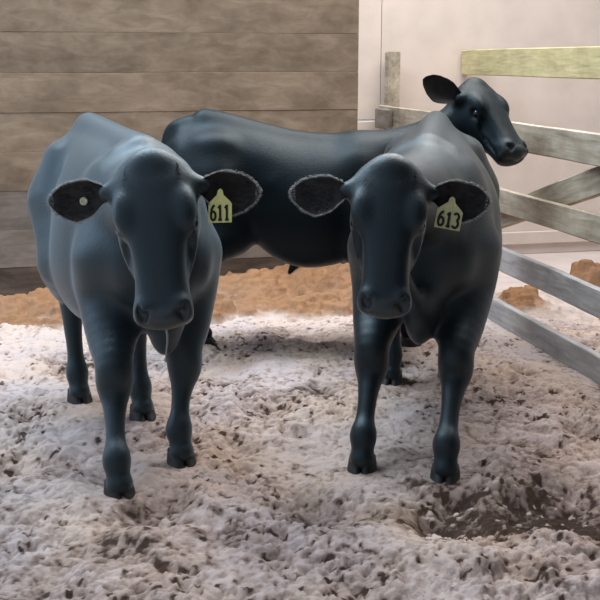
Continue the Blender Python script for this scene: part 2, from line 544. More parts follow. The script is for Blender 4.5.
for i in range(150):
    gx, gy, r_, d_ = r2.uniform(BX0, BX1), r2.uniform(BY0, 6.6), r2.uniform(.035, .085), r2.uniform(.012, .04)
    q = ((X - gx) ** 2 + ((Y - gy) * 0.8) ** 2) / (r_ * r_)
    H -= d_ * np.exp(-q)
    T -= 0.07 * np.exp(-q)
splat_clods(H, T, BX0, BY0, ST, 700, 0.014, 0.040, 0.38, 41)
T_keep = T.copy()
splat_clods(H, T, BX0, BY0, ST, 7000, 0.006, 0.016, 0.60, 42)
wx, wy = 0.05 * (fbm(X * 9, Y * 9, 5, 2) - 0.5), 0.05 * (fbm(X * 9, Y * 9, 6, 2) - 0.5)
sat = lambda b: 1 - np.exp(-5.0 * b)
b1 = sat(np.abs(2 * fbm((X + wx) * 8, (Y + wy) * 8, 53, 3) - 1))
b2 = sat(np.abs(2 * fbm((X + wx) * 18, (Y + wy) * 18, 55, 3) - 1))
b3 = sat(np.abs(2 * fbm((X + wx) * 40, (Y + wy) * 40, 56, 2) - 1))
rough = 0.35 + 1.0 * smoothstep(0.40, 0.66, fbm(X * 3.1, Y * 3.1, 65, 3))          # trodden smooth here, broken up there
H += rough * (0.010 * (b1 - 0.6) + 0.012 * (b2 - 0.6) + 0.010 * (b3 - 0.6))
H += 0.006 * (fbm(X * 90, Y * 90, 51, 2) - 0.5)
T += 0.55 * (fbm(X * 1.9, Y * 1.9, 61, 3) - 0.5) + 0.42 * (fbm(X * 7, Y * 7, 63, 3) - 0.5)
T += 0.22 * (b2 - 0.62) + 0.30 * (b3 - 0.62)  # creases coloured darker, painting in the shade between crumbs
T -= 1.5 * np.clip(fbm(X * 40 + 3, Y * 34, 59, 2) - 0.62, 0, 1) * (0.6 + rough)
T -= 1.1 * np.clip(fbm(X * 13, Y * 13, 58, 3) - 0.60, 0, 1)
# trodden flat where the hooves stand
for k, fd in FEET.items():
    for t, g in fd.items():
        q = np.sqrt((X - g.x) ** 2 + (Y - g.y) ** 2)
        w = 1 - smoothstep(0.06, 0.15, q)
        H = H * (1 - w) + (0.008 + 0.25 * H) * w
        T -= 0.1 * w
# height next to the fence stays near zero
pd = (X - FENCE_A.x) * PDIR.x + (Y - FENCE_A.y) * PDIR.y
wf = np.exp(-(pd / 0.12) ** 2)
H = H * (1 - 0.8 * wf) - 0.012 * wf
# the alley behind the fence thins out to the bare slab further back
fd_ = (X - FENCE_A.x) * FDIR.x + (Y - FENCE_A.y) * FDIR.y
dw = (X - W1_A.x) * FDIR.x + (Y - W1_A.y) * FDIR.y                # the bedding runs out under the sawdust bank
H -= 0.13 * smoothstep(-1.0, -0.65, dw) * (1 - smoothstep(-0.35, -0.05, pd))
T += 0.09
thin = smoothstep(0.02, 0.25, pd) * smoothstep(1.35, 1.75, fd_ + 0.25 * fbm(X * 4, Y * 4, 71, 2))
H -= 0.14 * thin
T += 0.5
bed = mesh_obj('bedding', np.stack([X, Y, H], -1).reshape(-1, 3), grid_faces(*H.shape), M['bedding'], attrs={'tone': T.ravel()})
tag(bed, 'trodden pale shavings and dung bedding covering the pen floor', 'bedding', kind='stuff')

# fine sawdust banked along the foot of the plank wall
def sawdust(name, cx, cy, ax, ay, ang_, hfun, label, seed, step=0.010):
    u, v = height_grid(-ax, ax, -ay, ay, step)
    Hh = hfun(u, v)
    T_ = np.zeros_like(Hh)
    Hh += (0.14 * (fbm(u * 5 + seed, v * 5, seed, 4) - 0.5) + 0.07 * (np.abs(2 * fbm(u * 7, v * 9, seed + 3, 3) - 1) - .25)) * smoothstep(0.0, 0.05, Hh + 0.02)
    cr = 1 - np.exp(-4 * np.abs(2 * fbm(u * 22, v * 22, seed + 9, 3) - 1))
    Hh += 0.018 * (cr - .6) * smoothstep(0.0, 0.05, Hh + 0.03)
    splat_clods(Hh, T_, 0, 0, step, int(900 * ax * ay), 0.015, 0.06, 0.5, seed)
    T_ = T_ * 0.5 + 0.75 * (fbm(u * 3, v * 3, seed + 5, 4) - 0.5) + 0.52
    worn = np.clip(1.0 - smoothstep(-0.02, 0.03, Hh + 0.07 * (fbm(u * 5, v * 5, seed + 21, 4) - 0.5)), 0, 1)
    c, s = math.cos(ang_), math.sin(ang_)
    Xw, Yw = cx + u * c - v * s, cy + u * s + v * c
    o = mesh_obj(name, np.stack([Xw, Yw, Hh], -1).reshape(-1, 3), grid_faces(*Hh.shape), M['sawdust'], attrs={'tone': T_.ravel(), 'worn': worn.ravel()})
    tag(o, label, 'sawdust', kind='stuff')
    return o

bc = W1_A + PDIR * 0.55 - FDIR * 0.66
def bank_h(u, v):
    """v runs from the toe of the bank (-) to the wall (+)"""
    edge = -0.62 + 0.26 * (fbm(u * 2.4 + 3, v * 0 + 2, 77, 3) - 0.5)
    toe = smoothstep(0.0, 0.36, v - edge)
    crest = 0.045 + 0.055 * np.exp(-((u - 1.6) / 0.75) ** 2) + 0.07 * (fbm(u * 2.2, v * 2.2, 78, 2) - 0.5)
    gutter = smoothstep(0.40, 0.62, v) * (0.06 * (1 - smoothstep(0.25, 0.85, u)))
    return -0.05 + (crest + 0.05) * toe - gutter
sawdust('sawdust_bank', bc.x, bc.y, 2.2, 0.655, W_ANG, bank_h, 'orange sawdust banked along the foot of the plank wall', 81)
def heap_h(hh, a, b):
    return lambda u, v: -0.09 + (hh + 0.09) * np.exp(-((u / a) ** 2 + (v / b) ** 2) * (0.7 + 0.8 * fbm(u * 9, v * 9, 91, 4)))
g1 = ground(592, 290); sawdust('sawdust_heap', g1.x, g1.y + 0.15, 0.45, 0.45, 0.3, heap_h(0.17, 0.22, 0.22), 'small orange sawdust heap behind the fence at the right edge', 83)
g2 = ground(520, 300); sawdust('sawdust_heap', g2.x, g2.y, 0.5, 0.6, 0.2, heap_h(0.075, 0.22, 0.36), 'low orange sawdust patch seen between the two lowest rails', 85)

# ------------------------------------------------------------------ cattle: implicit surfaces meshed by surface nets
class Field:
    def __init__(self, lo, hi, h):
        self.h = h
        self.lo = np.array(lo, dtype=np.float64)
        self.n = np.ceil((np.array(hi) - self.lo) / h).astype(int) + 1
        self.F = np.full(tuple(self.n), 9.0, dtype=np.float32)
        self.ax = [(self.lo[i] + h * np.arange(self.n[i])).astype(np.float32) for i in range(3)]

    def box(self, lo, hi):
        a = np.clip(np.floor((np.array(lo) - self.lo) / self.h).astype(int), 0, self.n)
        b = np.clip(np.ceil((np.array(hi) - self.lo) / self.h).astype(int) + 1, 0, self.n)
        sl = tuple(slice(a[i], b[i]) for i in range(3))
        return sl, (self.ax[0][sl[0]][:, None, None], self.ax[1][sl[1]][None, :, None], self.ax[2][sl[2]][None, None, :])

    def add(self, sl, d, k):
        A = self.F[sl]
        if k <= 0:
            self.F[sl] = np.minimum(A, d); return
        h = np.maximum(k - np.abs(A - d), 0) / k
        self.F[sl] = np.minimum(A, d) - h * h * k * 0.25

    def sub(self, sl, d, k):
        A = self.F[sl]; d = -d
        h = np.maximum(k - np.abs(A - d), 0) / max(k, 1e-6)
        self.F[sl] = np.maximum(A, d) + h * h * k * 0.25

    def cone(self, a, b, ra, rb, k=0.05, cut=False):
        a, b = np.array(a, float), np.array(b, float)
        m = max(ra, rb) + k + 0.03
        sl, (x, y, z) = self.box(np.minimum(a, b) - m, np.maximum(a, b) + m)
        ab = b - a; L2 = max(ab @ ab, 1e-9)
        px, py, pz = x - a[0], y - a[1], z - a[2]
        t = np.clip((px * ab[0] + py * ab[1] + pz * ab[2]) / L2, 0, 1)
        d = np.sqrt((px - t * ab[0]) ** 2 + (py - t * ab[1]) ** 2 + (pz - t * ab[2]) ** 2) - (ra + (rb - ra) * t)
        (self.sub if cut else self.add)(sl, d.astype(np.float32), k)

    def chain(self, pts, rad, k=0.05, k0=None):
        """a tapering limb along a smooth curve through pts, swept as one piece, then blended in with k"""
        P, Rr = np.array(pts, float), np.array(rad, float)
        Q = np.concatenate([P, Rr[:, None]], 1)
        n = len(Q)
        if n > 2:
            E = np.concatenate([[2 * Q[0] - Q[1]], Q, [2 * Q[-1] - Q[-2]]])
            out = []
            for i in range(1, n):
                a, b, c, d = E[i - 1], E[i], E[i + 1], E[i + 2]
                for t in np.linspace(0, 1, 5)[:-1]:
                    out.append(0.5 * (2 * b + (c - a) * t + (2 * a - 5 * b + 4 * c - d) * t * t + (3 * b - a - 3 * c + d) * t ** 3))
            out.append(Q[-1]); Q = np.array(out)
        m = Q[:, 3].max() + k + 0.03
        sl, (x, y, z) = self.box(Q[:, :3].min(0) - m, Q[:, :3].max(0) + m)
        D = np.full((x.shape[0], y.shape[1], z.shape[2]), 9.0, dtype=np.float32)
        for A, B in zip(Q[:-1], Q[1:]):
            ab = (B - A)[:3]; L2 = max(ab @ ab, 1e-9)
            px, py, pz = x - A[0], y - A[1], z - A[2]
            t = np.clip((px * ab[0] + py * ab[1] + pz * ab[2]) / L2, 0, 1)
            d = np.sqrt((px - t * ab[0]) ** 2 + (py - t * ab[1]) ** 2 + (pz - t * ab[2]) ** 2) - (A[3] + (B[3] - A[3]) * t)
            np.minimum(D, d, out=D, casting='unsafe')
        self.add(sl, D, k)

    def ell(self, c, r, R=None, k=0.05, cut=False):
        """ellipsoid with radii r along the columns of R"""
        c = np.array(c, float); R = np.eye(3) if R is None else np.array(R)
        m = max(r) + k + 0.03
        sl, (x, y, z) = self.box(c - m, c + m)
        px, py, pz = x - c[0], y - c[1], z - c[2]
        q = [px * R[0, i] + py * R[1, i] + pz * R[2, i] for i in range(3)]
        k0 = np.sqrt((q[0] / r[0]) ** 2 + (q[1] / r[1]) ** 2 + (q[2] / r[2]) ** 2)
        k1 = np.sqrt((q[0] / r[0] ** 2) ** 2 + (q[1] / r[1] ** 2) ** 2 + (q[2] / r[2] ** 2) ** 2)
        d = k0 * (k0 - 1.0) / np.maximum(k1, 1e-6)
        (self.sub if cut else self.add)(sl, d.astype(np.float32), k)

    def loft(self, org, R, st, k=0.05, nexp=2.3, ntop=None):
        """st rows: (u, half width, top, bottom); R columns: along, left, up"""
        st = np.array(st, float); R = np.array(R); org = np.array(org, float)
        us = np.linspace(st[0, 0], st[-1, 0], 160)
        def spl(col):                                   # smooth (Catmull-Rom) interpolation of the stations
            xs, ys = st[:, 0], st[:, col]
            mm = np.gradient(ys, xs)
            j = np.clip(np.searchsorted(xs, us) - 1, 0, len(xs) - 2)
            hh = xs[j + 1] - xs[j]; t = (us - xs[j]) / hh
            return ((2 * t ** 3 - 3 * t ** 2 + 1) * ys[j] + (t ** 3 - 2 * t ** 2 + t) * hh * mm[j] + (-2 * t ** 3 + 3 * t ** 2) * ys[j + 1] + (t ** 3 - t ** 2) * hh * mm[j + 1])
        A, Tp, Bt = spl(1), spl(2), spl(3)
        cs = []
        for u in (us[0], us[-1]):
            for sw in (-1, 1):
                for vv in (Tp.max(), Bt.min()):
                    cs.append(org + R @ np.array([u, sw * A.max(), vv]))
        cs = np.array(cs); m = k + 0.05
        sl, (x, y, z) = self.box(cs.min(0) - m, cs.max(0) + m)
        px, py, pz = x - org[0], y - org[1], z - org[2]
        u = px * R[0, 0] + py * R[1, 0] + pz * R[2, 0]
        w = px * R[0, 1] + py * R[1, 1] + pz * R[2, 1]
        v = px * R[0, 2] + py * R[1, 2] + pz * R[2, 2]
        a = np.interp(u, us, A); tp = np.interp(u, us, Tp); btm = np.interp(u, us, Bt)
        c = 0.55 * tp + 0.45 * btm
        hv = np.where(v > c, tp - c, c - btm)
        ne = nexp if ntop is None else np.where(v > c, ntop, nexp)
        q = ((np.abs(w) / a) ** ne + (np.abs(v - c) / hv) ** ne) ** (1 / ne)
        d = (q - 1) * np.minimum(a, hv) * 0.9
        e = np.maximum(us[0] - u, u - us[-1])
        kk = 0.04
        hmx = np.maximum(kk - np.abs(d - e), 0) / kk
        d = np.maximum(d, e) + hmx * hmx * kk * 0.25
        self.add(sl, d.astype(np.float32), k)

    def mesh(self):
        F = self.F
        n = np.array(F.shape)
        S = F < 0
        c = [S[i:n[0] - 1 + i, j:n[1] - 1 + j, k:n[2] - 1 + k] for i in (0, 1) for j in (0, 1) for k in (0, 1)]
        cnt = sum(ci.astype(np.int8) for ci in c)
        cells = np.argwhere((cnt > 0) & (cnt < 8))
        cid = np.full(tuple(n - 1), -1, dtype=np.int32)
        cid[tuple(cells.T)] = np.arange(len(cells))
        off = np.array([(i, j, k) for i in (0, 1) for j in (0, 1) for k in (0, 1)])
        val = np.stack([F[cells[:, 0] + o[0], cells[:, 1] + o[1], cells[:, 2] + o[2]] for o in off], 1)
        P = np.zeros((len(cells), 3)); W = np.zeros(len(cells))
        for p in range(8):
            for q in range(p + 1, 8):
                if np.abs(off[p] - off[q]).sum() != 1: continue
                a, b = val[:, p], val[:, q]
                m = (a < 0) != (b < 0)
                t = np.where(m, a / np.where(m, a - b, 1), 0)
                pt = off[p] + t[:, None] * (off[q] - off[p])
                P[m] += pt[m]; W[m] += 1
        P = P / W[:, None] + cells
        V = self.lo + P * self.h
        quads = []
        for axis in range(3):
            o1, o2 = [(1, 2), (2, 0), (0, 1)][axis]
            s0 = [slice(None)] * 3; s1 = [slice(None)] * 3
            s0[axis] = slice(0, -1); s1[axis] = slice(1, None)
            e = np.argwhere(S[tuple(s0)] != S[tuple(s1)])
            e = e[(e[:, o1] > 0) & (e[:, o2] > 0) & (e[:, o1] < n[o1] - 1) & (e[:, o2] < n[o2] - 1)]
            ins = S[tuple(e.T)]
            def g(d1, d2):
                q = e.copy(); q[:, o1] -= d1; q[:, o2] -= d2
                return cid[tuple(q.T)]
            Q = np.stack([g(1, 1), g(0, 1), g(0, 0), g(1, 0)], 1)
            Q[~ins] = Q[~ins][:, ::-1]
            quads.append(Q)
        return V, np.concatenate(quads)


def basis(u, v):
    u = Vector(u).normalized(); v = Vector(v)
    v = (v - u * v.dot(u)).normalized()
    w = v.cross(u)
    return np.array([[u[i], w[i], v[i]] for i in range(3)])      # columns: along, left, up


HEAD = [(-.035, .080, -.028, -.13), (0, .101, -.004, -.165), (.05, .108, .012, -.200), (.11, .119, .017, -.232), (.17, .122, .016, -.245),
        (.23, .112, .010, -.232), (.30, .094, .002, -.195), (.37, .082, -.004, -.160), (.42, .081, -.006, -.146), (.46, .084, -.008, -.140), (.49, .083, -.016, -.134), (.514, .074, -.032, -.118)]
TORSO = [(-.725, .11, 1.165, .84), (-.68, .17, 1.225, .74), (-.60, .198, 1.262, .66), (-.45, .222, 1.280, .61), (-.25, .250, 1.274, .54), (0, .292, 1.260, .485), (.18, .284, 1.250, .485),
         (.36, .232, 1.240, .50), (.50, .182, 1.195, .56), (.60, .14, 1.14, .62), (.66, .10, 1.06, .68)]


def grow_fringe(name, roots, dirs, length, width, mat, parent, seed, droop=0.0, curl=0.3):
    """thin tapering hairs, each a three-sided sliver in two segments"""
    r = np.random.default_rng(seed)
    V, F = [], []
    for p, d in zip(roots, dirs):
        d = np.array(d) + r.normal(0, curl, 3) * 0.5
        d /= np.linalg.norm(d)
        L = length * r.uniform(0.6, 1.2)
        e = np.cross(d, r.normal(0, 1, 3)); e /= np.linalg.norm(e); f = np.cross(d, e)
        b = len(V)
        mid = np.array(p) + d * L * 0.55 + np.array((0, 0, -droop * L * 0.2))
        tip = np.array(p) + d * L + np.array((0, 0, -droop * L * 0.7)) + r.normal(0, L * 0.06, 3)
        for c, w in ((np.array(p), width), (mid, width * 0.75)):
            for q in range(3):
                an = q * 2.0944
                V.append(c + (e * math.cos(an) + f * math.sin(an)) * w)
        V.append(tip)
        for q in range(3):
            q2 = (q + 1) % 3
            F.append((b + q, b + q2, b + 3 + q2)); F.append((b + q, b + 3 + q2, b + 3 + q)); F.append((b + 3 + q, b + 3 + q2, b + 6))
    o = mesh_obj(name, V, np.array(F), mat, parent)
    o['kind'] = 'stuff'
    return o


def stroke_mesh(strokes, w, depth):
    """flat ribbons following polylines in (x, z), slightly proud: painted figures"""
    V, F = [], []
    for pts in strokes:
        p = np.array(pts, float)
        n = len(p)
        b = len(V)
        for i in range(n):
            d = p[min(i + 1, n - 1)] - p[max(i - 1, 0)]
            d /= np.linalg.norm(d) + 1e-9
            nrm = np.array([-d[1], d[0]])
            for s in (-1, 1):
                q = p[i] + nrm * s * w / 2
                V.append((q[0], 0.0, q[1])); V.append((q[0], -depth, q[1]))
        for i in range(n - 1):
            a = b + 4 * i; c = a + 4
            F += [(a + 1, a + 3, c + 3, c + 1), (a, a + 1, c + 1, c), (a + 3, a + 2, c + 2, c + 3), (a, c, c + 2, a + 2)]
        F += [(b, b + 2, b + 3, b + 1), (len(V) - 4, len(V) - 3, len(V) - 1, len(V) - 2)]
    return V, F


def arc(cx, cz, rx, rz, a0, a1, n=14):
    return [(cx + rx * math.cos(math.radians(a0 + (a1 - a0) * i / (n - 1))), cz + rz * math.sin(math.radians(a0 + (a1 - a0) * i / (n - 1)))) for i in range(n)]


GLYPH = {   # unit boxes: x 0..0.6, z 0..1
    '6': [arc(0.30, 0.30, 0.25, 0.28, 0, 360, 22), [(0.05, 0.30), (0.06, 0.52), (0.14, 0.76), (0.28, 0.92), (0.46, 0.98)]],
    '1': [[(0.10, 0.78), (0.22, 0.86), (0.32, 1.0), (0.32, 0.03)], [(0.12, 0.03), (0.52, 0.03)]],
    '3': [arc(0.26, 0.74, 0.25, 0.24, 150, -80, 14) + arc(0.26, 0.27, 0.28, 0.26, 80, -150, 16)],
}


def ear_tag(parent, M3, org, size, text, mat, label):
    """M3 columns: right, normal (away from the viewer), up"""
    root_ = bpy.data.objects.new('ear_tag', None)
    w, h = size
    hw = w / 2
    out = [(-hw, -h), (hw, -h), (hw, -h * 0.36), (hw * 0.84, -h * 0.28), (hw * 0.28, -h * 0.06), (hw * 0.2, h * 0.1), (0, h * 0.16), (-hw * 0.2, h * 0.1), (-hw * 0.28, -h * 0.06), (-hw * 0.84, -h * 0.28), (-hw, -h * 0.36)]
    n = len(out)
    th = 0.0022
    bend = lambda x, z: 0.006 * (z / h) ** 2 + 0.10 * x * x / w
    V = [(x, bend(x, z), z) for x, z in out] + [(x, bend(x, z) + th, z) for x, z in out]
    F = [tuple(range(n)), tuple(range(2 * n - 1, n - 1, -1))] + [(i, n + i, n + (i + 1) % n, (i + 1) % n) for i in range(n)]
    T_ = lambda P: [tuple(org + M3 @ np.array(p)) for p in P]
    o = mesh_obj('ear_tag', T_(V), F, mat, parent, smooth=False)
    o['label'] = label
    S = []
    x = -0.5 * (0.72 * len(text) - 0.12)
    for ch in text:
        for st in GLYPH[ch]:
            S.append([((px + x), pz) for px, pz in st])
        x += 0.72
    sc = w * 0.40
    gh = h * 0.52
    V2, F2 = stroke_mesh([[(px * sc, pz * gh - h * 0.93) for px, pz in st] for st in S], w * 0.095, 0.0012)
    V2 = [(x, y + bend(x, z), z) for x, y, z in V2]
    d = mesh_obj('numerals', T_(V2), F2, M['ink'], o, smooth=False)
    # stud that pins the tag through the ear
    return o


def ring_lathe(name, prof, c, R, mat, parent, seg=20):
    """prof: (r, h) pairs turned about R's third column"""
    V, F = [], []
    for (r, hh) in prof:
        for i in range(seg):
            a = 2 * math.pi * i / seg
            V.append(np.array(c) + R @ np.array((r * math.cos(a), r * math.sin(a), hh)))
    for j in range(len(prof) - 1):
        for i in range(seg):
            F.append((j * seg + i, j * seg + (i + 1) % seg, (j + 1) * seg + (i + 1) % seg, (j + 1) * seg + i))
    F.append(tuple(reversed(range(seg)))); F.append(tuple((len(prof) - 1) * seg + i for i in range(seg)))
    return mesh_obj(name, V, F, mat, parent)


def make_hoof(parent, F_, fwd, left, mat):
    """cloven hoof: two claws, each a lofted horn with a flat sole, joined into one part"""
    V, Q = [], []
    fwd, left = np.array(fwd), np.array(left)
    up = np.array((0, 0, 1.0))
    for s in (-1, 1):
        b = len(V)
        rows = [(-0.012, 0.066, 0.034, 0.012), (0.012, 0.064, 0.034, 0.010), (0.035, 0.056, 0.032, 0.004), (0.060, 0.047, 0.030, -0.004), (0.082, 0.040, 0.028, -0.010)]
        seg = 14
        for (zz, ln, wd, sh) in rows:
            for i in range(seg):
                a = 2 * math.pi * i / seg
                cx, sy = math.cos(a), math.sin(a)
                xx = ln * cx + sh + (0.012 * (1 if cx > 0.6 else 0) if zz < 0.03 else 0)
                yy = s * (wd * 0.90) + wd * 0.93 * np.sign(sy) * abs(sy) ** 0.8 * (1 - 0.22 * max(0, cx) ** 2) - s * 0.010 * max(0, cx)
                V.append(np.array(F_) + fwd * xx + left * yy + up * zz)
        for j in range(len(rows) - 1):
            for i in range(seg):
                Q.append((b + j * seg + i, b + j * seg + (i + 1) % seg, b + (j + 1) * seg + (i + 1) % seg, b + (j + 1) * seg + i))
        Q.append(tuple(b + i for i in reversed(range(seg)))); Q.append(tuple(b + (len(rows) - 1) * seg + i for i in range(seg)))
    return mesh_obj('hoof', V, Q, mat, parent)


def make_ear(parent, B, e1, e2, e3, L, W, mat, seed, fringe=True, sweep=0.02):
    """B base, e1 outwards, e2 upper edge direction, e3 the way the cup opens"""
    ns, nt = 26, 17
    S = np.linspace(0, 1, ns)
    wid = np.interp(S, [0, .08, .2, .35, .5, .65, .8, .9, .96, 1], [.40, .46, .66, .90, 1.0, .97, .76, .50, .30, .06]) * W
    asym = np.interp(S, [0, .3, .6, 1], [0, -.006, -.012, .004])
    def surf(s, t, lay):
        i = np.interp(s, S, wid)
        roll = np.interp(s, [0, .15, .35, .7, 1], [2.1, 1.7, 1.0, .7, .45])
        phi = t * roll
        rad = i / max(roll, 1e-3)
        y = rad * math.sin(phi) if roll < 1.57 else rad * math.sin(phi)
        zz = rad * (1 - math.cos(phi)) - 0.35 * i
        bow = -sweep * (s * s)
        edge = 0.0055 * (1 - 0.75 * abs(t) ** 4) * (0.4 + 0.6 * min(1, (1 - s) * 6))
        zz += -edge if lay else edge * 0.2
        p = B + e1 * (L * s) + e2 * (y + np.interp(s, S, asym)) + e3 * (zz + bow)
        return p
    V, F = [], []
    for lay in (0, 1):
        for s in S:
            for t in np.linspace(-1, 1, nt):
                V.append(surf(s, t, lay))
    ix = lambda l, i, j: l * ns * nt + i * nt + j
    for i in range(ns - 1):
        for j in range(nt - 1):
            F.append((ix(0, i, j), ix(0, i + 1, j), ix(0, i + 1, j + 1), ix(0, i, j + 1)))
            F.append((ix(1, i, j), ix(1, i, j + 1), ix(1, i + 1, j + 1), ix(1, i + 1, j)))
        F.append((ix(0, i, 0), ix(1, i, 0), ix(1, i + 1, 0), ix(0, i + 1, 0)))
        F.append((ix(0, i, nt - 1), ix(0, i + 1, nt - 1), ix(1, i + 1, nt - 1), ix(1, i, nt - 1)))
    for j in range(nt - 1):
        F.append((ix(0, ns - 1, j), ix(1, ns - 1, j), ix(1, ns - 1, j + 1), ix(0, ns - 1, j + 1)))
        F.append((ix(0, 0, j), ix(0, 0, j + 1), ix(1, 0, j + 1), ix(1, 0, j)))
    ear = mesh_obj('ear', V, F, mat, parent)
    if fringe:
        r = np.random.default_rng(seed)
        roots, dirs = [], []
        for q in range(620):
            s = r.uniform(0.16, 1.0); t = 1 if r.random() < 0.56 else -1
            if r.random() < 0.12: s = r.uniform(0.93, 1.0); t = r.uniform(-1, 1)
            p = surf(s, t * r.uniform(0.94, 1.0), 0)
            s2 = min(1, s + .02)
            d = (e2 * t * (1.0 - 0.65 * s) + e1 * (0.25 + 0.8 * s) + e3 * 0.2)
            roots.append(p); dirs.append(d / np.linalg.norm(d))
        grow_fringe('ear_fringe', roots, dirs, 0.012, 0.0008, M['hair_backlit'], ear, seed)
        roots, dirs = [], []
        for q in range(240):
            s = r.uniform(0.30, 0.85); t = r.uniform(-0.85, 0.85)
            p = surf(s, t, 0)
            d = e1 * 0.9 + e3 * 0.35 - e2 * t * 0.5
            roots.append(p); dirs.append(d / np.linalg.norm(d))
        grow_fringe('inner_hair', roots, dirs, 0.024, 0.0007, M['hair_dark'], ear, seed + 1)
    return ear, surf


def make_cow(name, label, feet, head_px, mat, opts):
    """feet: world points FR FL HR HL; head_px: world poll point and muzzle point and forehead normal"""
    mid_f = (feet['FR'] + feet['FL']) / 2
    mid_h = (feet['HR'] + feet['HL']) / 2
    d = opts.get('dir') or (mid_f - mid_h)
    th = math.atan2(d.y, d.x)
    org = opts.get('origin') or (mid_f + mid_h) / 2
    root = empty(name, (org.x, org.y, 0), th)
    tag(root, label, 'cow', 'black cows in the pen')
    Rw = Matrix.Rotation(-th, 3, 'Z')
    loc = lambda p: np.array(Rw @ (Vector(p) - Vector((org.x, org.y, 0))))
    dirl = lambda p: np.array(Rw @ Vector(p))
    sx = opts.get('stretch', 1.0); sw = opts.get('wide', 1.0); sz = opts.get('tall', 1.0)
    fl = {k: loc(v) for k, v in feet.items()}
    P, Nn = loc(head_px[0]), loc(head_px[1])
    Lh = float(np.linalg.norm(Nn - P)); hs = Lh / 0.512
    R = basis(Nn - P, dirl(head_px[2]))
    U, Wl, Vn = R[:, 0], R[:, 1], R[:, 2]
    hp = lambda u, w, v: P + hs * (U * u + Wl * w + Vn * v)
    lo = np.minimum(np.array((-.98 * sx, -.52, -.02)), np.minimum(P, Nn) - .26)
    hi = np.maximum(np.array((.75 * sx, .52, 1.42)), np.maximum(P, Nn) + .26)
    lo[2] = -.02
    f = Field(lo, hi, opts.get('voxel', 0.0085))
    sway = opts.get('sway', lambda x: 0.0)
    tk = opts.get('tuck', 0.0)                      # how high the belly is drawn up in front of the thigh
    T = [(u * sx, a * sw, t * sz + sway(u), b * sz + tk * math.exp(-((u + .30) / .14) ** 2)) for u, a, t, b in TORSO]
    zz = lambda z: z * sz
    f.loft((0, 0, 0), np.eye(3), T, 0.05, 2.25, 1.68)
    I3 = np.eye(3)
    tilt = lambda a: np.array([[math.cos(a), 0, -math.sin(a)], [0, 1, 0], [math.sin(a), 0, math.cos(a)]])
    ho = opts.get('hollow', 1.0)
    for s in (-1, 1):
        f.ell((-.52 * sx, s * .128 * sw, zz(.84)), (.22, .115, .32), tilt(-.25), 0.10)           # thigh
        f.ell((-.455 * sx, s * .165 * sw, zz(1.12) + sway(-.45)), (.07, .04, .04), None, 0.09)              # hook bone
        f.ell((-.68 * sx, s * .08 * sw, zz(1.09) + sway(-.7)), (.05, .04, .05), None, 0.06)                # pin bone
        f.ell((.36 * sx, s * .150 * sw, zz(.89) + sway(.36)), (.14, .085, .27), tilt(.22), 0.09)
        f.cone((.33 * sx, s * .075 * sw, zz(1.17) + sway(.33)), (.47 * sx, s * .165 * sw, zz(.86)), .045, .06, .06)             # shoulder blade and arm
        f.ell((.50 * sx, s * .125 * sw, zz(.80)), (.12, .085, .12), None, 0.07)                  # point of the shoulder
        f.ell((-.04 + tk, s * .15 * sw, zz(.70)), (.40 - tk, .145 * sw, .215), None, 0.10)                # barrel of the belly
        f.ell((-.27 * sx, s * (.265 + .03 * (1 - ho)) * sw, zz(1.10)), (.085, .06 * ho, .10), None, 0.07, cut=True)       # hollow flank
        f.cone((-.34 * sx, s * .20 * sw, zz(.72) + tk), (-.18 * sx, s * .19 * sw, zz(.60) + tk), .06, .05, .07)    # flank fold
    f.chain([(-.52 * sx, 0, zz(1.265) + sway(-.5)), (0, 0, zz(1.238) + sway(0)), (.34 * sx, 0, zz(1.215) + sway(.34))], [.045, .034, .040], 0.07)  # back bone
    f.ell((.57 * sx, 0, zz(.63)), (.10, .065, .12), None, 0.08)                                  # brisket
    f.ell((.52 * sx, 0, zz(.50)), (.085, .028, .060), None, 0.05)
    if opts.get('sheath'):
        f.cone((0, 0, zz(.48)), (-.05, 0, zz(.405)), .036, .014, .05)
    # neck: three bundled tapering chains from the chest to the skull
    nb = hp(.075, 0, -.105)
    up0 = np.array((0, 0, 1.0))
    c0 = np.array((.36 * sx, 0, zz(.99)))
    c1 = c0 * 0.45 + nb * 0.55 + np.array(opts.get('neck_bend', (0, 0, .03)))
    pts, ra, rb = [], [], []
    for t in np.linspace(0, 1, 7):
        pts.append((1 - t) ** 2 * c0 + 2 * t * (1 - t) * c1 + t * t * nb)
        ra.append((.185 * sw) * (1 - t) + .088 * hs * t)
        rb.append((.245) * (1 - t) ** 1.2 + .105 * hs * (1 - (1 - t) ** 1.2))
    for i, o_ in enumerate((-1, 0, 1)):
        ch = []
        for j, p in enumerate(pts):
            tan = pts[min(j + 1, 6)] - pts[max(j - 1, 0)]; tan /= np.linalg.norm(tan)
            upv = up0 - tan * tan[2]; upv /= np.linalg.norm(upv) + 1e-6
            tt = j / 6
            upv = upv * (1 - tt) + Vn * tt if np.dot(upv, Vn) > 0.1 else upv
            ch.append(p + upv * o_ * max(0, rb[j] - ra[j]) * (1.0 if o_ < 0 else 1.0))
        f.chain(ch, [r * (1 if o_ == 0 else (.80 if o_ < 0 else .62)) for r in ra], 0.07)
    # dewlap
    th0 = hp(.17, 0, -.215)
    b0 = np.array((.63 * sx, 0, zz(.60)))
    f.chain([th0, (th0 * .55 + b0 * .45) + np.array((0.0, 0, -.03)), b0, (.56 * sx, 0, zz(.50))], [.032, .034, .034, .026], 0.06)
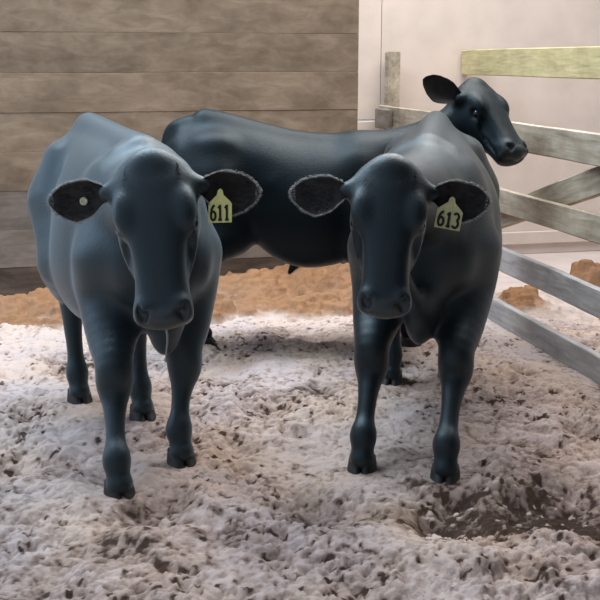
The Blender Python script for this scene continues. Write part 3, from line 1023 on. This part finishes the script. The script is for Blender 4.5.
    # legs
    for tg in ('FR', 'FL'):
        s = -1 if tg == 'FR' else 1
        F0 = fl[tg]
        el = np.array((.36 * sx, s * .165 * sw, zz(.66)))
        fet = np.array((F0[0] - .028, F0[1], .135))
        kn = el * .47 + fet * .53 + np.array((.022, 0, 0)); kn[2] = .385
        can = kn * .45 + fet * .55 + np.array((-.006, 0, 0))
        f.chain([(.38 * sx, s * .17 * sw, zz(.80)), el, el * .5 + kn * .5 + np.array((.005, 0, 0)), kn + np.array((0, 0, .05)), kn + np.array((-.002, 0, -.03)), can, fet],
                [.135, .124, .096, .068, .060, .038, .041], 0.06, 0.08)
        f.ell(kn + np.array((.006, 0, .0)), (.048, .060, .075), None, 0.04)
        f.ell(el + np.array((-.06, 0, .02)), (.07, .055, .09), None, 0.06)
        f.ell(fet + np.array((.0, 0, .0)), (.035, .040, .052), None, 0.04)
        f.chain([fet, (F0[0] - .008, F0[1], .075), (F0[0], F0[1], .055)], [.041, .042, .051], 0.03)
        for q in (-1, 1): f.ell(fet + np.array((-.042, q * .022, -.022)), (.014, .013, .020), None, 0.01)
    for tg in ('HR', 'HL'):
        s = -1 if tg == 'HR' else 1
        F0 = fl[tg]
        hipj = np.array((-.46 * sx, s * .15 * sw, zz(.92)))
        sti = np.array((-.27 * sx - tk * 1.1, s * .175 * sw, zz(.66)))
        fet = np.array((F0[0] - .030, F0[1], .135))
        hock = np.array((F0[0] - .10, F0[1] * .9 + s * .155 * .1, .47))
        f.chain([hipj, sti], [.16, .105], 0.08)
        f.chain([sti, sti * .45 + hock * .55, hock + np.array((.012, 0, .02)), hock * .45 + fet * .55, fet], [.125, .090, .060, .039, .041], 0.06, 0.08)
        f.cone((-.56 * sx, s * .15 * sw, zz(.74)), hock + np.array((-.035, 0, .06)), .085, .026, .06)
        f.ell(hock + np.array((-.026, 0, .035)), (.035, .034, .055), tilt(-.2), 0.025)
        f.ell(fet, (.035, .040, .052), None, 0.04)
        f.chain([fet, (F0[0] - .008, F0[1], .075), (F0[0], F0[1], .055)], [.041, .042, .051], 0.03)
        for q in (-1, 1): f.ell(fet + np.array((-.042, q * .022, -.022)), (.014, .013, .020), None, 0.01)
    # tail
    tz = zz(1.225) + sway(-.7)
    tl = [(-.62 * sx, 0, tz + .01), (-.70 * sx, 0, tz - .02), (-.74 * sx, .005, tz - .12), (-.75 * sx, .01, tz - .37), (-.745 * sx, .02, tz - .72)]
    f.chain(tl, [.042, .038, .030, .024, .018], 0.03)
    # head
    hw, hd = opts.get('head_wide', 1.0), opts.get('head_deep', 1.0)
    f.loft(P, R, [(u * hs, a * hs * hw, t * hs, b * hs * hd) for u, a, t, b in HEAD], 0.045, 2.5)
    f.ell(hp(.0, 0, -.035), (.05 * hs, .062 * hs, .050 * hs), R, 0.04)                              # poll
    for s in (-1, 1):
        f.ell(hp(.155, s * .094, -.014), (.060 * hs, .034 * hs, .030 * hs), R, 0.03)               # brow
        f.ell(hp(.25, s * .088, -.090), (.09 * hs, .026 * hs, .030 * hs), R, 0.03)                # cheek ridge
        f.ell(hp(.14, s * .086, -.175), (.085 * hs, .038 * hs, .070 * hs), R, 0.04)                # jaw angle
        f.ell(hp(.200, s * .122, -.050), (.030 * hs, .016 * hs, .022 * hs), R, 0.012, cut=True)      # eye socket
        f.cone(hp(.168, s * .113, -.037), hp(.220, s * .112, -.035), .010 * hs, .008 * hs, 0.012)   # upper lid
        f.cone(hp(.175, s * .117, -.066), hp(.223, s * .110, -.062), .008 * hs, .007 * hs, 0.012)   # lower lid
        f.ell(hp(.462, s * .054, -.040), (.038 * hs, .028 * hs, .034 * hs), R, 0.025)              # nostril wing
        f.ell(hp(.310, s * .098, -.060), (.07 * hs, .014 * hs, .035 * hs), R, 0.03, cut=True)        # hollow beside the nose
        f.ell(hp(.486, s * .055, -.012), (.024 * hs, .013 * hs, .030 * hs), R @ np.array([[.88, -.47 * s, 0], [.47 * s, .88, 0], [0, 0, 1.0]]), 0.008, cut=True)
        f.ell(hp(.470, s * .069, -.018), (.022 * hs, .008 * hs, .016 * hs), R, 0.008, cut=True)   # nostril
        f.ell(hp(.39, s * .095, -.103), (.075 * hs, .018 * hs, .007 * hs), R, 0.010, cut=True)       # mouth line
        f.cone(hp(.066, s * .08, -.066), hp(.072, s * .148, -.066), .040 * hs, .025 * hs, .05)     # root of the ear
    f.ell(hp(.505, 0, -.075), (.012 * hs, .060 * hs, .006 * hs), R, 0.010, cut=True)                 # between the lips
    f.ell(hp(.43, 0, -.128), (.055 * hs, .048 * hs, .026 * hs), R, 0.03)                             # chin
    f.ell(hp(.490, 0, -.046), (.030 * hs, .048 * hs, .038 * hs), R, 0.02)                            # bare nose pad
    V, Q = f.mesh()
    # light smoothing towards neighbours
    e = np.concatenate([Q[:, [0, 1]], Q[:, [1, 2]], Q[:, [2, 3]], Q[:, [3, 0]]])
    onbody = smoothstep(.30, .42, np.linalg.norm(V - (P + (Nn - P) * .55), axis=1) / hs)[:, None]      # the face keeps its detail
    for it in range(5):
        acc = np.zeros_like(V); cn = np.zeros(len(V))
        for a, b in ((0, 1), (1, 0)):
            for c_ in range(3): acc[:, c_] += np.bincount(e[:, a], V[e[:, b], c_], len(V))
            cn += np.bincount(e[:, a], None, len(V))
        wgt = 0.5 * (onbody if it > 0 else 1.0)
        V = V * (1 - wgt) + wgt * acc / np.maximum(cn, 1)[:, None]
    q = (V - P) / hs
    u, v = q @ U, q @ Vn
    w_ = q @ Wl
    muz = np.clip((u - .452) / .02, 0, 1) * np.clip((.10 + v) / .02, 0, 1) * (np.abs(w_) < .1) * (u < .56)
    body = mesh_obj('body', V, Q, mat, root, attrs={'muzzle': muz})
    # eyes
    for s in (-1, 1):
        c = hp(.198, s * .1035, -.049)
        prof = [(0.001, -.024)] + [(.024 * hs * math.cos(math.radians(a)), .024 * hs * math.sin(math.radians(a))) for a in range(-75, 90, 15)] + [(0.0008, .024 * hs)]
        Re = np.stack([U, Vn, Wl * s], 1)
        ring_lathe('eye', prof, c, Re, M['eye'], root, 16)
    fw = np.array((1.0, 0, 0)); lf = np.array((0, 1.0, 0))
    for tg, p in fl.items():
        make_hoof(root, (p[0], p[1], -0.022), fw, lf, M['hoof'])
    # ears
    ears = {}
    for s, nm in ((-1, 'R'), (1, 'L')):
        eo = opts['ears'][nm]        # world-independent: (out, along head, forehead) weights
        e1 = Wl * s * eo[0] + U * eo[1] + Vn * eo[2]; e1 /= np.linalg.norm(e1)
        eu = -U if len(eo) < 4 else -U * math.cos(eo[3]) + Vn * math.sin(eo[3])
        e2 = eu - e1 * (eu @ e1); e2 /= np.linalg.norm(e2)
        e3 = np.cross(e1, e2) * (1 if np.cross(e1, e2) @ Vn > 0 else -1)
        B = hp(.072, s * .118, -.060)
        ears[nm] = (*make_ear(root, B, e1, e2, e3, eo[4] if len(eo) > 4 else .225, eo[5] if len(eo) > 5 else .066, M['ear_skin'], int(abs(org.x) * 1000) % 97 + s + 11, opts.get('fringe', True)), e1, e2, e3)
    # poll tuft
    r = np.random.default_rng(17)
    roots, dirs = [], []
    for i in range(700):
        uu, ww = r.uniform(.0, .12), r.uniform(-.08, .08)
        roots.append(hp(uu, ww, .004 - 1.2 * ww * ww - .25 * max(0, .04 - uu))); dd = U * r.uniform(.6, 1.2) + Vn * .12 + Wl * ww * 6
        dirs.append(dd / np.linalg.norm(dd))
    grow_fringe('poll_tuft', roots, dirs, 0.022, 0.0009, M['hair_dark'], root, 19)
    # tail switch
    roots, dirs = [], []
    for i in range(260):
        t = r.uniform(0, 1); a, b = np.array(tl[-2]), np.array(tl[-1])
        p = a * (1 - t) * .5 + b * (1 - (1 - t) * .5) + r.normal(0, .008, 3)
        roots.append(p); dirs.append(np.array((r.normal(0, .08), r.normal(0, .08), -1.0)))
    grow_fringe('tail_switch', roots, dirs, 0.20, 0.0018, M['hair_dark'], root, 23)
    return root, dict(hp=hp, R=R, ears=ears, hs=hs, loc=loc, dirl=dirl)


# --- the cow with tag 611, left
cowA, iA = make_cow('cow', 'black cow at left facing the camera, yellow ear tag numbered 611', FEET['a'],
                    (at(150, 160, 3.50), at(163, 324, 3.28), Vector((0.03, -0.92, 0.42))), M['coat_a'],
                    dict(wide=.975, tall=1.005, tuck=.05, head_wide=1.06, ears={'R': (1.0, .05, -.10, .15, .235, .078), 'L': (1.0, .20, -.10, .15, .232, .082)}, neck_bend=(0, 0, .02), origin=Vector((-.755, 4.42, 0)), dir=Vector((.375, -.82, 0))))
# --- the cow with tag 613, right
cowB, iB = make_cow('cow', 'black cow at right facing the camera, dull yellow ear tag numbered 613', FEET['b'],
                    (at(391, 165, 3.50), at(384, 313, 3.29), Vector((-0.06, -0.90, 0.42))), M['coat_b'],
                    dict(stretch=1.08, wide=1.06, head_wide=1.04, tall=1.0, origin=Vector((.575, 4.66, 0)), ears={'R': (1.0, .10, -.08, .15, .222, .074), 'L': (1.0, .10, -.08, .15, .225, .076)}, neck_bend=(0, 0, .02)))
# --- the cow standing across behind them
cowC, iC = make_cow('cow', 'black cow standing broadside at the back, head raised over its neighbour towards the fence', FEET['c'],
                    (at(478, 82, 5.80), at(524, 150, 5.50), Vector((0.58, -0.72, 0.55))), M['coat_c'],
                    dict(origin=Vector((-.01, 5.75, 0)), stretch=.97, hollow=.35, dir=Vector((1, 0.0, 0)), wide=1.0, tall=.99, sheath=True, tuck=.10, head_wide=1.18, head_deep=1.16, fringe=False, voxel=0.0095,
                         sway=lambda x: (0.0 if x < -.45 else -.085 * min(1, (x + .45) / .45)),
                         ears={'R': (1.0, -.50, .05, .75, .25, .080), 'L': (1.0, .10, -.85, .0, .20, .066)}, neck_bend=(0.10, 0, -.10)))

# ear tags hang in the left ears, with the stud above
for inf, root_, tq, size, roll, text, mat, lab in (
        (iA, cowA, -.12, (.080, .100), -.05, '611', M['tag_yellow'], 'yellow plastic ear tag numbered 611'),
        (iB, cowB, -.12, (.086, .096), .16, '613', M['tag_dull'], 'dull yellow plastic ear tag numbered 613')):
    ear, surf, e1, e2, e3 = inf['ears']['L']
    p = surf(0.42, tq, 0) + e3 * 0.046
    rt = inf['dirl'](Vector((math.cos(roll), -.15, -math.sin(roll))))
    upv = inf['dirl'](Vector((math.sin(roll), 0.42, math.cos(roll))))
    rt = rt / np.linalg.norm(rt); upv = upv - rt * (upv @ rt); upv /= np.linalg.norm(upv)
    nrm = np.cross(upv, rt)
    ear_tag(root_, np.stack([rt, nrm, upv], 1), p, size, text, mat, lab)
# pale button stud in the right ear of the 611 cow
ear, surf, e1, e2, e3 = iA['ears']['R']
Rs = np.stack([e1, e2, e3], 1)
o = ring_lathe('ear_button', [(.0035, -.004), (.0135, -.002), (.0145, .003), (.0115, .006), (.007, .0065), (.006, .004), (.002, .004)], surf(.50, 0.0, 0) + e3 * .004, Rs, M['stud'], cowA, 20)
o['label'] = 'pale round ear button'
# string of drool under the muzzle of the 611 cow
hp = iA['hp']
s0 = hp(.508, .0, -.10)
V, F = [], []
for j in range(9):
    t = j / 8
    c = s0 + np.array((0, .004 * math.sin(t * 5), -.115 * t))
    for i in range(6):
        a = i * math.pi / 3
        rr_ = .0045 * (1 - .5 * t) + (.002 if j == 8 else 0)
        V.append(c + np.array((math.cos(a) * rr_, math.sin(a) * rr_, 0)))
for j in range(8):
    for i in range(6):
        F.append((j * 6 + i, j * 6 + (i + 1) % 6, (j + 1) * 6 + (i + 1) % 6, (j + 1) * 6 + i))
mesh_obj('drool', V, F, M['saliva'], cowA)['label'] = 'string of drool hanging from the muzzle'
